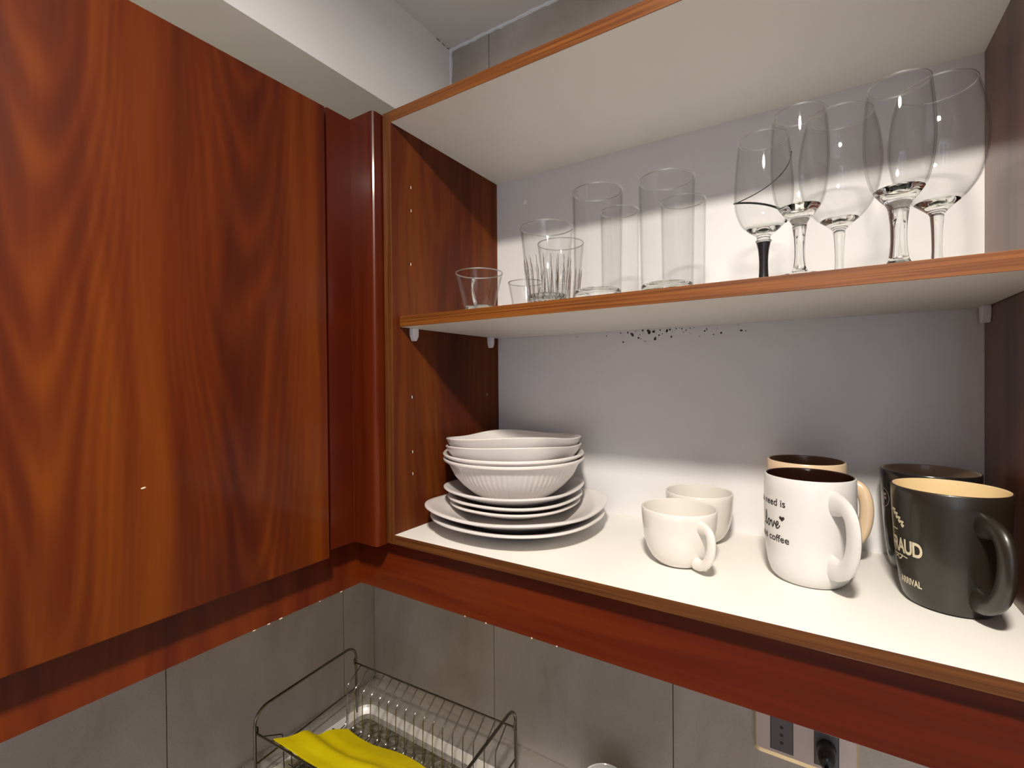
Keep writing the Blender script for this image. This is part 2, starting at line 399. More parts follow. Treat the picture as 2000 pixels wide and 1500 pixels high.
def speck(x, z, r):
    n = 7; a0 = random.random()*6
    vs = [(x+r*random.uniform(.55, 1.3)*math.cos(a0+2*PI*k/n), D-.0003, z+r*random.uniform(.6, 1.5)*math.sin(a0+2*PI*k/n)) for k in range(n)]
    vs.append((x, D-.0008, z)); ds.add(vs, [(k, (k+1) % n, n) for k in range(n)])
zt = ZS-T
for x, dz, r in ((.27,-.008,.001), (.298,-.004,.0012), (.312,-.004,.0016), (.321,-.009,.0028), (.318,-.006,.0018), (.332,-.015,.0018), (.335,-.009,.001), (.303,-.021,.0014),
                 (.352,-.006,.003), (.36,-.005,.0026), (.372,-.003,.0014), (.363,-.018,.0030), (.37,-.012,.0016), (.376,-.010,.0011), (.384,-.005,.0026), (.389,-.003,.002), (.392,-.016,.0016),
                 (.41,-.003,.0014), (.417,-.006,.0012), (.424,-.003,.001), (.448,-.009,.0016), (.451,-.006,.0012), (.462,-.016,.001), (.474,-.014,.0018), (.505,-.012,.0018), (.512,-.013,.0012), (.345,-.022,.0010), (.34,-.002,.0018), (.35,-.0025,.0022), (.40,-.0025,.0012), (.43,-.0022,.001)):
    speck(x, zt+dz, r)
for _ in range(26): speck(random.gauss(.37, .055), zt-abs(random.gauss(0, .010))-.001, random.uniform(.0004, .0009))
o = obj('mould_specks', ds, M_DIRT, cab); o['kind'] = 'stuff'

# ------------------------------------------------------------------ closed cabinet on the side run
XD = -.055
cl = thing('wall_cabinet', 'closed wall cabinet with tall cherry-red door on the adjoining wall', 'cabinet', (XW+.002, -.35, -T))
lx0, lx1 = XW+.002, XD-.022
YL0 = -.69
obj('bottom_panel', MB().box(lx0, lx1, YL0, YW-.002, -T, 0), M_VALL, cl, bevel=.0004)
obj('top_panel', MB().box(lx0, lx1, YL0, YW-.002, H, H+T-.004), M_LAM, cl)
obj('side_panel', MB().box(lx0, lx1, YL0, YL0+T, 0, H), M_SIDE, cl)
obj('side_panel', MB().box(lx0, lx1, -.112, -.094, 0, H), M_SIDE, cl)
dr = obj('door', MB().box(XD-.020, XD, YL0, -.0715, -.030, .699), M_DOOR, cl, bevel=.0012, label='tall cherry-red door with arched grain')
ch = MB(); ch.lathe([(.0022,0), (.0017,.0005), (0,.0007)], 8, rf=lambda t, r, z, i: r*(1+.35*math.sin(2*t+.8)))
ch.v = [(XD+c, -.325+a, .133+b*.6) for a, b, c in ch.v]; obj('chip', ch, M_CHIP, dr)
# corner post
po = [(-.0585,-.0655), (-.0585,-.019), (-.0085,-.019), (-.0055,-.0181), (-.0034,-.0160), (-.0025,-.0130), (-.0025,.0), (-.0045,.016), (-.076,.016), (-.076,-.0655)]
pt = obj('corner_post', MB().prism(po, -.019, H+T), M_POST, loc=(-.04, -.01, -.019), bevel=.0004)
tag(pt, 'narrow glossy cherry corner post between closed door and open cabinet', 'post')
# valances under both runs
XV, YV, ZV = -.093, .020, -.110
v1 = obj('valance', MB().box(XV-.018, XV, YL0, YV+.018, ZV-.002, -T-.0005), M_VALL, loc=(XV, -.3, ZV), bevel=.0006)
tag(v1, 'cherry valance strip under the closed cabinet', 'valance')
v2 = obj('valance', MB().box(XV+.0005, XR+T, YV, YV+.018, ZV, -T+.0015), M_VAL, loc=(.36, YV, ZV), bevel=.0006)
tag(v2, 'long cherry valance board under the open cabinet, above the wall sockets', 'valance')
cm = MB()
for _ in range(5):
    y = random.uniform(-.3, 0); r = random.uniform(.0008, .0018)
    cm.box(XV, XV+.0006, y-r*1.5, y+r*1.5, ZV-.003, ZV-.003+r)
o = obj('edge_chips', cm, M_CHIP, v1); o['kind'] = 'stuff'
cm = MB()
for x in (.15, .19, .27, .31):
    r = random.uniform(.0006, .0013); cm.box(x-r, x+r, YV-.0006, YV, ZV-.0008, ZV+r)
o = obj('edge_chips', cm, M_CHIP, v2); o['kind'] = 'stuff'

# ------------------------------------------------------------------ plates and bowls
def plate_mesh(a, prof, n=2.4, tilt=(0,0), wave=0, flute=None, N=96, rot=0):
    """prof (s, z): s as a fraction of the half width a; shape goes from round at the centre to a soft square at the rim"""
    R = prof[-1]
    def sq(th):
        c, s = abs(math.cos(th-rot)), abs(math.sin(th-rot)); return (c**n+s**n)**(-1/n)
    def rf(th, r, z, i):
        s = r; k = 1+(sq(th)-1)*min(1, s)**2
        x = a*s*k
        if flute and flute[0] <= i <= flute[1]: x *= 1+.005*math.cos(76*th)
        return x
    def zf(th, r, z, i):
        q = th+.96; w4 = min(1, r)**4
        return z + wave*(-math.cos(4*(th-rot)))*w4 + (tilt[0]*math.cos(q)+tilt[1]*math.cos(2*q))*w4
    return MB().lathe(prof, N, rf=rf, zf=zf)
def flat_plate(h, th=.0055, foot=.50):
    return [(0,.0016), (foot-.06,.0016), (foot-.03,0), (foot,0), (foot+.05,.004), (.80,h*.55), (.95,h*.86-.0015), (.985,h-.0045), (1.0,h-.0025), (.998,h-.0006), (.985,h), (.95,h-.0008), (.78,h*.55+.0045), (.58,.0085), (.45,.0062), (0,.0062)]
X, Y = .167, .150
GP = 'dinnerware stacked in the cabinet corner'
def dish(name, label, cat, loc, mb, group=GP):
    o = obj(name, mb, M_PLATE, loc=loc, local=True, smooth=True); tag(o, label, cat, group); return o
dish('dinner_plate', 'large round-cornered white plate lying lowest in the stack', 'plate', (X, .150, .0003), plate_mesh(.1465, flat_plate(.0300), 2.25))
dish('dinner_plate', 'large squarish white plate, second from the bottom of the stack', 'plate', (X-.001, .1515, .0080), plate_mesh(.1455, flat_plate(.0375), 2.9, wave=.0030, rot=.04))
sp = flat_plate(.031, foot=.42)
dish('side_plate', 'small white plate directly on the large plates, lowest small one', 'plate', (.148, .172, .0155), plate_mesh(.113, flat_plate(.0279, foot=.42), 2.3))
dish('side_plate', 'small white plate in the middle of the three small ones', 'plate', (.149, .171, .0258), plate_mesh(.1155, flat_plate(.0290, foot=.42), 2.4))
dish('side_plate', 'small squarish white plate carrying the fluted bowl', 'plate', (.148, .170, .0346), plate_mesh(.1165, flat_plate(.0352, foot=.42), 2.75, wave=.0015, rot=.02))
bowlp = [(0,.002), (.34,.002), (.37,0), (.42,0), (.46,.006), (.60,.016), (.73,.030), (.84,.046), (.895,.060), (.925,.0665), (.975,.0715), (.998,.0738), (1.0,.0762), (.985,.0780), (.95,.0765), (.90,.0715), (.865,.062), (.80,.047), (.68,.031), (.55,.018), (.40,.0075), (0,.0065)]
dish('soup_bowl', 'white fluted bowl with broad rim, lower of the two round bowls', 'bowl', (.148, .168, .0432), plate_mesh(.1265, bowlp, 2.0, flute=(5, 8), N=456))
dish('soup_bowl', 'white round bowl nested in the fluted bowl', 'bowl', (.1465, .169, .0515), plate_mesh(.1265, bowlp, 2.0, flute=(5, 8), N=456))
sqb = [(0,.0015), (.40,.0015), (.43,0), (.47,0), (.55,.006), (.72,.020), (.86,.036), (.955,.053), (.995,.0635), (1.0,.0655), (.99,.0668), (.975,.066), (.93,.055), (.84,.041), (.70,.0265), (.52,.013), (.4,.0058), (0,.0055)]
dish('square_bowl', 'wavy-edged square white bowl, second from the top of the stack', 'bowl', (.150, .168, .0765), plate_mesh(.1105, sqb, 3.0, tilt=(.0045,.0022), wave=.0012, N=128, rot=.03))
dish('square_bowl', 'wavy-edged square white bowl lying topmost on the stack', 'bowl', (.149, .169, .0895), plate_mesh(.1095, sqb, 3.0, tilt=(.0060,.0032), wave=.0015, N=128, rot=-.02))

# ------------------------------------------------------------------ cups and mugs
def camang(x, y): return math.atan2(CY-y, CX-x)
def mug(name, label, x, y, outer, wall, mats, hz, hout, hang, hr, group, hmat=0, rad=None, cat='mug'):
    """outer: (r,z) profile, bottom to rim"""
    t = thing(name, label, cat, (x, y, .0003), group)
    h = outer[-1][1]
    prof = [(0,.0015), (outer[0][0]-.006,.0015), (outer[0][0]-.003,0)] + outer
    rim = outer[-1][0]
    prof += [(rim-.0006, h+.0010), (rim-wall*.5, h+.0014), (rim-wall+.0004, h+.0008)]
    n_in = len(prof)
    prof += [(rim-wall, h-.003)]
    for r, z in reversed(outer[2:-1]): prof.append((r-wall-.0004, max(z, .008)))
    prof += [(outer[1][0]-wall-.003,.0075), (0,.006)]
    mi = [0]*(n_in-2)+[1]*(len(prof)-1-(n_in-2))
    obj('body', MB().lathe(prof, 72, mi=mi), mats, t, smooth=True, local=True)
    # handle in the plane of angle hang
    def rad_at(z):
        for (r0, z0), (r1, z1) in zip(outer, outer[1:]):
            if z0 <= z <= z1: return r0+(r1-r0)*(z-z0)/(z1-z0)
        return rim
    ca, sa = math.cos(hang), math.sin(hang)
    z1, z0 = hz
    pts = []; rr = []; ry = []
    K = 22
    for i in range(K+1):
        s = i/K; a = s*PI
        # flattened D that hangs lower on its way back
        zz = z1-(z1-z0)*(.5-.5*math.cos(a)) + .10*(z1-z0)*math.sin(a)*(1-s)*1.1
        bul = math.sin(a)**.62 if 0 < s < 1 else 0
        base = rad_at(z1)*(1-s)+rad_at(z0)*s - wall*.55
        rdd = base + (hout+wall*.5)*bul*(1-.10*(s-.4))
        pts.append((ca*rdd, sa*rdd, zz))
        fl = 1+.45*max(0, 1-4*min(s, 1-s)*2)
        rr.append(hr[0]*fl); ry.append(hr[1]*(1+.2*(fl-1)))
    hb = MB().tube(pts, ry, 14, ry=rr, up=(-sa, ca, 0))
    obj('handle', hb, mats[hmat], t, smooth=True, local=True)
    return t, rad_at
GM = 'mugs on the cabinet floor'; GC = 'small cream cups'
cup = [(.026,0), (.031,.0025), (.038,.010), (.0435,.021), (.0475,.036), (.0495,.052), (.0505,.068), (.0507,.0755)]
a = camang(.448, .1265)
mug('small_cup', 'small cream cup in front, its handle turned to the viewer', .448, .1265, cup, .0032, [M_CUP, M_CUP], (.062,.012), .028, a+.56, (.0066,.0048), GC, cat='cup')
mug('small_cup', 'small cream cup standing behind its twin, handle hidden', .4515, .2400, cup, .0032, [M_CUP, M_CUP], (.062,.014), .022, a+2.6, (.0062,.0042), GC, cat='cup')
wm = [(.033,0), (.0385,.0015), (.043,.007), (.0466,.018), (.0490,.034), (.0504,.060), (.0511,.090), (.0509,.115), (.0506,.1310)]
a = camang(.6027, .1560)
mw, rw = mug('lettered_mug', 'white mug with dark brown inside and black coffee lettering', .6027, .1560, wm, .0036, [M_MUGW, M_MUGBRN], (.108,.032), .039, a+.50, (.0105,.0052), GM)
ab = camang(.5968, .257)
mug('plain_mug', 'beige mug with brown inside, hidden behind the white lettered mug', .5968, .2590, [(r*.985, z) for r, z in wm[:-1]]+[(.0498,.1345)], .0036, [M_BEIGE, M_TAN], (.108,.030), .027, ab+1.18, (.0082,.0058), GM)
bm = [(.034,0), (.0385,.0018), (.0415,.007), (.0440,.018), (.0465,.038), (.0490,.066), (.0508,.095), (.0518,.117), (.0522,.1303)]
a2 = camang(.7374, .1575)
mb_, rb = mug('lettered_mug', 'charcoal mug with cream inside and cream lettering, foremost at the dark side panel', .7374, .1550, bm, .0036, [M_BLK, M_CREAM], (.103,.024), .0365, a2+.52, (.0095,.0068), GM)
a3 = camang(.735, .262)
mk, rk = mug('lettered_mug', 'black mug with round emblem and taupe inside, behind the charcoal mug', .7350, .2585, [(r*.985, z+.002 if z > .1 else z) for r, z in bm], .0036, [M_BLK2, M_GREYIN], (.103,.022), .030, a3+2.6, (.0085,.0062), GM)

def text_mesh(body, size, shear=0, off=0, sp=1.0):
    cu = bpy.data.curves.new('lettering', 'FONT'); cu.body = body; cu.size = size; cu.shear = shear; cu.offset = off; cu.space_character = sp
    cu.resolution_u = 4
    o = bpy.data.objects.new('lettering', cu); C.objects.link(o)
    bpy.context.view_layer.update()
    me = bpy.data.meshes.new_from_object(o.evaluated_get(bpy.context.evaluated_depsgraph_get()))
    vs = [tuple(v.co) for v in me.vertices]; fs = [tuple(p.vertices) for p in me.polygons]
    bpy.data.objects.remove(o); bpy.data.curves.remove(cu); bpy.data.meshes.remove(me)
    return vs, fs
def wrap(name, shapes, rad_at, parent, m_, a_end, zbase, lift=.00045, mirror=1, squash=1):
    """bends flat shapes (vs, fs) round the mug; the right end of the print sits at angle a_end"""
    xm = max(v[0] for vs, fs in shapes for v in vs); b = MB()
    for vs, fs in shapes:
        import bmesh
        q = bmesh.new(); bv = [q.verts.new(v) for v in vs]
        for f in fs:
            try: q.faces.new([bv[i] for i in f])
            except Exception: pass
        for _ in range(2):
            ed = [e_ for e_ in q.edges if e_.calc_length() > .0022]
            if ed: bmesh.ops.subdivide_edges(q, edges=ed, cuts=1)
        bmesh.ops.triangulate(q, faces=q.faces)
        q.verts.index_update()
        out = []
        for v in q.verts:
            z = zbase+v.co.y; r = rad_at(z)+lift; a = a_end-(xm-v.co.x)*squash/rad_at(z)
            out.append((r*math.cos(a), r*math.sin(a), z))
        b.add(out, [tuple(v.index for v in f.verts) for f in q.faces]); q.free()
    o = obj(name, b, m_, parent, local=True); return o
def shift(sh, dx, dy): return ([(x+dx, y+dy, 0) for x, y, *_ in sh[0]], sh[1])
def heart(s):
    pts = []
    for k in range(28):
        t_ = 2*PI*k/28; pts.append((s*16*math.sin(t_)**3/17, s*(13*math.cos(t_)-5*math.cos(2*t_)-2*math.cos(3*t_)-math.cos(4*t_))/17, 0))
    pts.append((0, -s*.05, 0)); n = 28
    return (pts, [(k, (k+1) % n, n) for k in range(n)])
def stroke(pts, w_):
    vs, fs = [], []
    for i, p_ in enumerate(pts):
        a_ = Vector(pts[max(i-1, 0)]); b_ = Vector(pts[min(i+1, len(pts)-1)]); d = (b_-a_).normalized(); nn = Vector((-d.y, d.x))
        q = Vector(p_); ww = w_[i] if isinstance(w_, list) else w_
        vs += [(*(q+nn*ww), 0), (*(q-nn*ww), 0)]
    for i in range(len(pts)-1): fs.append((2*i, 2*i+1, 2*i+3, 2*i+2))
    return vs, fs
# white mug: three lines, the middle one in script
wrap('lettering', [text_mesh('All you need is', .0124, 0, .00012)], rw, mw, M_PRINT, a-.50, .0965)
def script_love():
    # joined-up handwriting drawn as strokes (x in letter widths)
    raw = [(0,.02),(.35,.2),(.62,.75),(.55,1.15),(.40,1.1),(.36,.5),(.5,.05),(.75,.1),(.98,.45),(1.2,.55),(1.02,.45),(.95,.15),(1.12,.0),(1.35,.15),(1.38,.45),(1.22,.55),(1.5,.42),(1.72,.5),(1.80,.2),(1.90,.0),(2.1,.3),(2.2,.55),(2.2,.42),(2.35,.3),(2.6,.25),(2.78,.45),(2.68,.6),(2.5,.45),(2.45,.15),(2.6,.0),(2.85,.1),(3.05,.35)]
    P = []
    for i in range(len(raw)-1):
        p0, p1, p2, p3 = raw[max(i-1,0)], raw[i], raw[i+1], raw[min(i+2, len(raw)-1)]
        for k in range(4):
            t_ = k/4; f = lambda a_, b_, c_, d_: .5*((2*b_)+(-a_+c_)*t_+(2*a_-5*b_+4*c_-d_)*t_*t_+(-a_+3*b_-3*c_+d_)*t_**3)
            P.append((f(p0[0],p1[0],p2[0],p3[0])*.0102, f(p0[1],p1[1],p2[1],p3[1])*.0150))
    return stroke(P, [.00055+.0004*abs(math.sin(i*.21)) for i in range(len(P))])
hv = heart(.0038)
wrap('lettering', [script_love(), shift(hv, .0335, .0135)], rw, mw, M_PRINT, a-.52, .0685)
wrap('lettering', [text_mesh('and good coffee', .0124, 0, .00012)], rw, mw, M_PRINT, a-.42, .0520)
# charcoal mug: cream distressed lettering
wrap('lettering', [text_mesh('FRAUD', .0225, 0, .0007, .92)], rb, mb_, M_PRINTC, a2-.45, .0570, squash=.66)
wrap('lettering', [text_mesh('ARRIVAL', .0105, 0, .0003)], rb, mb_, M_PRINTC, a2-.51, .0225, squash=.64)
fl = stroke([(-.006,.0), (.010,.001), (.020,.0)], .0006)
f2 = stroke([(.000,-.0035), (.0045,-.001), (.0065,-.0045), (.010,-.003), (.0135,.0015)], .0008)
wrap('flourish', [fl, f2], rb, mb_, M_PRINTC, a2-.80, .0520)
wrap('flourish', [stroke([(0,0), (.012,.0)], .0006)], rb, mb_, M_PRINTC, a2-1.05, .0815)
sprig = []
for i in range(9):
    x_ = -.016+i*.0022; y_ = .016-i*.0019
    sprig.append(shift(heart(.0027), x_+(.0012 if i % 2 else -.0006), y_+(.0010 if i % 2 else -.0010)))
wrap('sprig', sprig, rb, mb_, M_PRINTC, a2-.83, .0880)
# black mug: ring emblem with a letter
ring = [(.0125*math.cos(t_/24*2*PI), .0125*math.sin(t_/24*2*PI)) for t_ in range(25)]
wrap('emblem', [stroke(ring, .0004)], rk, mk, M_PRINTG, a3-.90, .0960)
wrap('lettering', [text_mesh('F', .018, 0, .0008)], rk, mk, M_PRINTG, a3-1.02, .0890)

# ------------------------------------------------------------------ glassware on the shelf
G_ = 'glassware on the shelf'
def spline(pts, k=4):
    P = []
    for i in range(len(pts)-1):
        p0, p1, p2, p3 = pts[max(i-1,0)], pts[i], pts[i+1], pts[min(i+2, len(pts)-1)]
        for j in range(k):
            t_ = j/k; f = lambda a_, b_, c_, d_: .5*((2*b_)+(-a_+c_)*t_+(2*a_-5*b_+4*c_-d_)*t_*t_+(-a_+3*b_-3*c_+d_)*t_**3)
            P.append((max(f(p0[0],p1[0],p2[0],p3[0]), 0), f(p0[1],p1[1],p2[1],p3[1])))
    P.append(pts[-1]); return P
def tumbler(label, x, y, r0, r1, h, base=.011, wall=.0013, facets=0, cat='glass', name='tumbler', fh=.6):
    t = thing(name, label, cat, (x, y, ZS+.0003), G_)
    def rf(th, r, z, i):
        if facets and z < h*fh and r > r0*.5:
            k = abs(((th*facets/(2*PI)) % 1)-.5)*2
            return r*(1-.030*(1-k*k)*min(1, (h*fh-z)/.008))
        return r
    R = lambda z: r0+(r1-r0)*z/h
    zz = [base+(h-base)*q for q in (0,.08,.2,.35,.5,.58,.62,.7,.8,.9,1)]
    out = [(R(z), z) for z in zz]
    prof = out + [(r1-wall*.5, h+.0006), (r1-wall, h)] + [(R(z)-wall, z) for z in reversed(zz[:-1])]
    obj('wall', MB().lathe(prof, 140 if facets else 56, rf=rf), M_THIN, t, smooth=True, local=True)
    rimring(r1-wall*.5, h+.0003, .0010, t)
    if facets:
        for k in range(facets):
            th = 2*PI*(k+.0)/facets; pts = []
            for q_ in range(9): z = .004+(h*fh-.004)*q_/8; pts.append(((R(z)-.0001)*math.cos(th), (R(z)-.0001)*math.sin(th), z))
            obj('flute_ridge', MB().tube(pts, [.0016]*8+[.0006], 6), M_GLASS, t, smooth=True, local=True)
    bp = [(0,.0012), (r0*.75,.0010), (r0*.85,0), (r0*.93,.0), (R(.002)-.0003,.002), (R(base)-.0003,base), (R(base)-wall-.001, base+.0015), (r0*.75,base-.002), (0,base-.003)]
    obj('base', MB().lathe(bp, 140 if facets else 56, rf=rf), M_GLASS, t, smooth=True, local=True)
    return t
def rimring(r, z, q, t):
    pr = [(r+q*math.cos(2*PI*k/8), z+q*math.sin(2*PI*k/8)) for k in range(9)]
    obj('rim', MB().lathe(pr, 64), M_RIM, t, smooth=True, local=True)
def espresso(label, x, y, r0, r1, h, hang):
    t = tumbler(label, x, y, r0, r1, h, .006, .0013, name='glass_cup', cat='cup')
    ca, sa = math.cos(hang), math.sin(hang); pts = []
    for i in range(17):
        s = i/16; q = math.sin(PI*s)**.7 if 0 < s < 1 else 0
        z = h*(.72-.56*s); rr_ = r0+(r1-r0)*z/h
        pts.append((ca*(rr_+q*.013), sa*(rr_+q*.013), z))
    obj('handle', MB().tube(pts, .0022, 8, ry=.0042, up=(ca*0-sa, ca, 0)), M_GLASS, t, smooth=True, local=True)
    return t
espresso('small clear glass cup with handle, nearest the cherry side panel', .1610, .0500, .0225, .0375, .0600, camang(.161,.05)-.25)
espresso('small clear glass cup behind its twin, beside the fluted tumbler', .2060, .1180, .0200, .0290, .0510, camang(.2,.12)+1.0)
tumbler('clear flared tumbler with fluted lower half, in front beside the glass cups', .2830, .0500, .0270, .0385, .1100, .012, .0016, 20)
tumbler('clear fluted tumbler half hidden behind the front fluted tumbler', .2650, .1290, .0260, .0370, .1080, .012, .0016, 20)
tumbler('tall straight clear glass in front, next to the fluted tumblers', .3560, .0620, .0318, .0342, .1500, .013)
tumbler('tall thin clear glass standing behind the glass beside the fluted tumblers', .3560, .1500, .0275, .0290, .1480, .013)
tumbler('tall straight clear glass in front, nearest the wine glasses', .4470, .0740, .0325, .0350, .1500, .013)
tumbler('tall thin clear glass standing behind the straight glass nearest the wine glasses', .4480, .1600, .0290, .0310, .1480, .013)

def goblet(label, x, y, s, bowl_out, wall, stem, foot_r, zs, zb, name='wine_glass', stem_mat=None, hi=None):
    """bowl_out: (r,z) from bowl bottom to lip; stem: (r,z) upward; zs: stem top, zb: inner bowl bottom"""
    t = thing(name, label, 'glass', (x, y, ZS+.0003), G_)
    bo = spline(bowl_out, 4)
    up_ = [p_ for p_ in bo if p_[1] >= zb-.001]
    lip = bo[-1]
    inner = [(max(r-wall, .001), z) for r, z in reversed(up_)]
    prof = up_ + [(lip[0]-wall*.5, lip[1]+.0005)] + inner
    obj('bowl', MB().lathe(prof, 64), M_THIN, t, smooth=True, local=True)
    rimring(lip[0]-wall*.5, lip[1]+.0004, .0009, t)
    low = [p_ for p_ in bo if p_[1] < zb+.0005]
    rb_ = low[-1][0]
    lowp = [(0, low[0][1])] + low + [(rb_*.9, zb-.001), (rb_*.5, zb-.0045), (0, zb-.006)]
    obj('bowl_base', MB().lathe(lowp, 48), M_GLASS, t, smooth=True, local=True)
    sp_ = spline(stem, 4)
    obj('stem', MB().lathe([(0, sp_[0][1])]+sp_+[(0, sp_[-1][1])], 24), stem_mat or M_GLASS, t, smooth=True, local=True)
    obj('foot', MB().lathe([(0,0), (foot_r*.96,0), (foot_r,.001), (foot_r*.96,.0022), (foot_r*.5,.004), (.008,.0075), (0,.0085)], 48), stem_mat or M_GLASS, t, smooth=True, local=True)
    return t
b1 = [(.0068,.060), (.0085,.066), (.0155,.075), (.0220,.085), (.0262,.100), (.0283,.120), (.0287,.138), (.0282,.158), (.0262,.1855)]
s1_ = [(.0085,.006), (.0062,.014), (.0050,.030), (.0055,.048), (.0072,.0605)]
def rescale(P, k): return [(r*k, (z+.108)*k-.108 if z > .02 else z) for r, z in P]
k1 = .978; k2_ = 1.065
goblet('slim clear goblet standing next to the black-stemmed glass', .5968, .0515, 1, rescale(b1, k1), .0013, rescale(s1_, k1), .029, .060*k1, (.083+.108)*k1-.108)
s3_ = [(.0110,.006), (.0085,.012), (.0070,.028), (.0072,.046), (.0088,.0605)]
b3 = [(.0086,.060), (.0105,.066), (.0165,.074), (.0225,.084), (.0270,.100), (.0292,.120), (.0296,.138), (.0288,.158), (.0262,.1865)]
goblet('clear goblet with thick flared stem, in front near the dark side panel', .6830, .0590, 1, b3, .0015, s3_, .031, .060, .083)
bB = [(.0062,.074), (.0080,.078), (.0150,.085), (.0265,.096), (.0370,.113), (.0432,.138), (.0445,.163), (.0415,.192), (.0352,.219)]
sB = [(.0085,.006), (.0062,.014), (.0048,.035), (.0052,.058), (.0064,.0745)]
goblet('large clear wine glass standing behind the slim goblet', .6360, .1720, 1, bB, .0012, sB, .034, .074, .092)
goblet('large clear wine glass farthest back, next to the dark side panel', .7280, .1610, 1, bB, .0012, sB, .034, .074, .092)
bK = [(.0072,.0535), (.0080,.058), (.0155,.064), (.0245,.074), (.0300,.090), (.0312,.105), (.0305,.125), (.0285,.150), (.0265,.170)]
sK = [(.0100,.006), (.0060,.012), (.0048,.024), (.0056,.040), (.0075,.0500)]
bK = rescale(bK, k2_); sK = rescale(sK, k2_)
kz = lambda z: (z+.108)*k2_-.108
kx, ky = .5560, .1135
kg = goblet('wine glass with black stem and thin black spiral line on its bowl', kx, ky, 1, bK, .0011, sK, .030, kz(.052), kz(.068), stem_mat=M_BLKPL)
obj('knob', MB().lathe([(0,kz(.0495)), (.0082,kz(.0500)), (.0093,kz(.0520)), (.0078,kz(.0536)), (0,kz(.054))], 32), M_GLASS, kg, smooth=True, local=True)
bs = spline(bK, 6)
def kr(z):
    for (r0_, z0_), (r1_, z1_) in zip(bs, bs[1:]):
        if z0_ <= z <= z1_: return r0_+(r1_-r0_)*(z-z0_)/max(z1_-z0_, 1e-6)
    return bs[-1][0]
ac = camang(kx, ky); pts = []; rr = []
for i in range(60):
    s = i/59
    # starts at the viewer's right low on the front, runs to the left edge, then climbs over the back
    th = ac + PI/2 - s*PI*2.0; 
    z = .071 + .030*min(s/.5, 1) + (.050*((s-.5)/.5)**1.15 if s > .5 else 0)
    z = kz(z); r_ = kr(z)+.0003; pts.append((r_*math.cos(th), r_*math.sin(th), z)); rr.append((.00135 if s < .5 else .0008)*(1-.3*s))
obj('spiral_line', MB().tube(pts, rr, 6), M_BLKPL, kg, smooth=True, local=True)

# ------------------------------------------------------------------ worktop with steel drainer
ZK = -.5505
wt = thing('worktop', 'stainless steel worktop with recessed drainer in the corner', 'worktop', (.5, .0, ZK-.03))
def rrect(x0, x1, y0, y1, r, n=8):
    P = []
    for cx_, cy_, a0 in ((x1-r, y1-r, 0), (x0+r, y1-r, PI/2), (x0+r, y0+r, PI), (x1-r, y0+r, 3*PI/2)):
        for k in range(n+1): a_ = a0+PI/2*k/n; P.append((cx_+r*math.cos(a_), cy_+r*math.sin(a_)))
    return P
loops = []
ox0, ox1, oy0, oy1 = XW+.0005, 1.6, -.275, YW-.0005
ix0, ix1, iy0, iy1 = -.362, .62, -.235, .262
def lp(d, z, r): return [(x_, y_, z) for x_, y_ in rrect(ix0+d, ix1-d, iy0+d, iy1-d, r)]
prof_ = [(0, ZK, .035), (.004, ZK-.0006, .034), (.009, ZK-.0028, .032), (.013, ZK-.0065, .030), (.0165, ZK-.0115, .028), (.021, ZK-.0165, .026), (.027, ZK-.0192, .024), (.032, ZK-.0198, .02)]
b = MB(); rim_ = [lp(*p_) for p_ in prof_]; n = len(rim_[0])
for i in range(len(rim_)-1): b.add(rim_[i]+rim_[i+1], [(k, (k+1) % n, n+(k+1) % n, n+k) for k in range(n)], 1 if 2 <= i <= 4 else 0)
b.add(rim_[-1], [tuple(range(n))], 2)
# ledge: outer rectangle matched point by point with the inner loop
outl = []
for x_, y_, z_ in rim_[0]:
    cxm, cym = (ix0+ix1)/2, (iy0+iy1)/2; q = (x_-cxm)/((ix1-ix0)/2); w_ = (y_-cym)/((iy1-iy0)/2)
    if abs(q) >= abs(w_): outl.append((ox1 if q > 0 else ox0, oy0+(oy1-oy0)*(w_/abs(q)+1)/2, ZK))
    else: outl.append((ox0+(ox1-ox0)*(q/abs(w_)+1)/2, oy1 if w_ > 0 else oy0, ZK))
b.add(outl+rim_[0], [(k, (k+1) % n, n+(k+1) % n, n+k) for k in range(n)], 0)
ob_ = [(x_, y_, ZK-.03) for x_, y_, z_ in outl]; b.add(outl+ob_, [(k, (k+1) % n, n+(k+1) % n, n+k) for k in range(n)], 0)
b.add(ob_, [tuple(range(n))], 0)
obj('drainer_top', b, [M_STEEL, M_STEELF, M_DRAIN], wt, smooth=True)
ob2 = MB()
bc = thing('base_cabinet', 'cherry base cabinet carrying the steel worktop', 'cabinet', (.5, 0, ZF))
obj('body', MB().box(XW+.001, 1.6, -.235, YW-.001, ZF+.10, ZK-.031), M_VALL, bc)
obj('plinth', MB().box(XW+.02, 1.6, -.19, .3, ZF, ZF+.10), M_BLKPL, bc)
for k in range(4): obj('door', MB().box(XW+.01+k*.5, XW+.50+k*.5, -.255, -.235, ZF+.11, ZK-.035), M_DOOR, bc, bevel=.001)

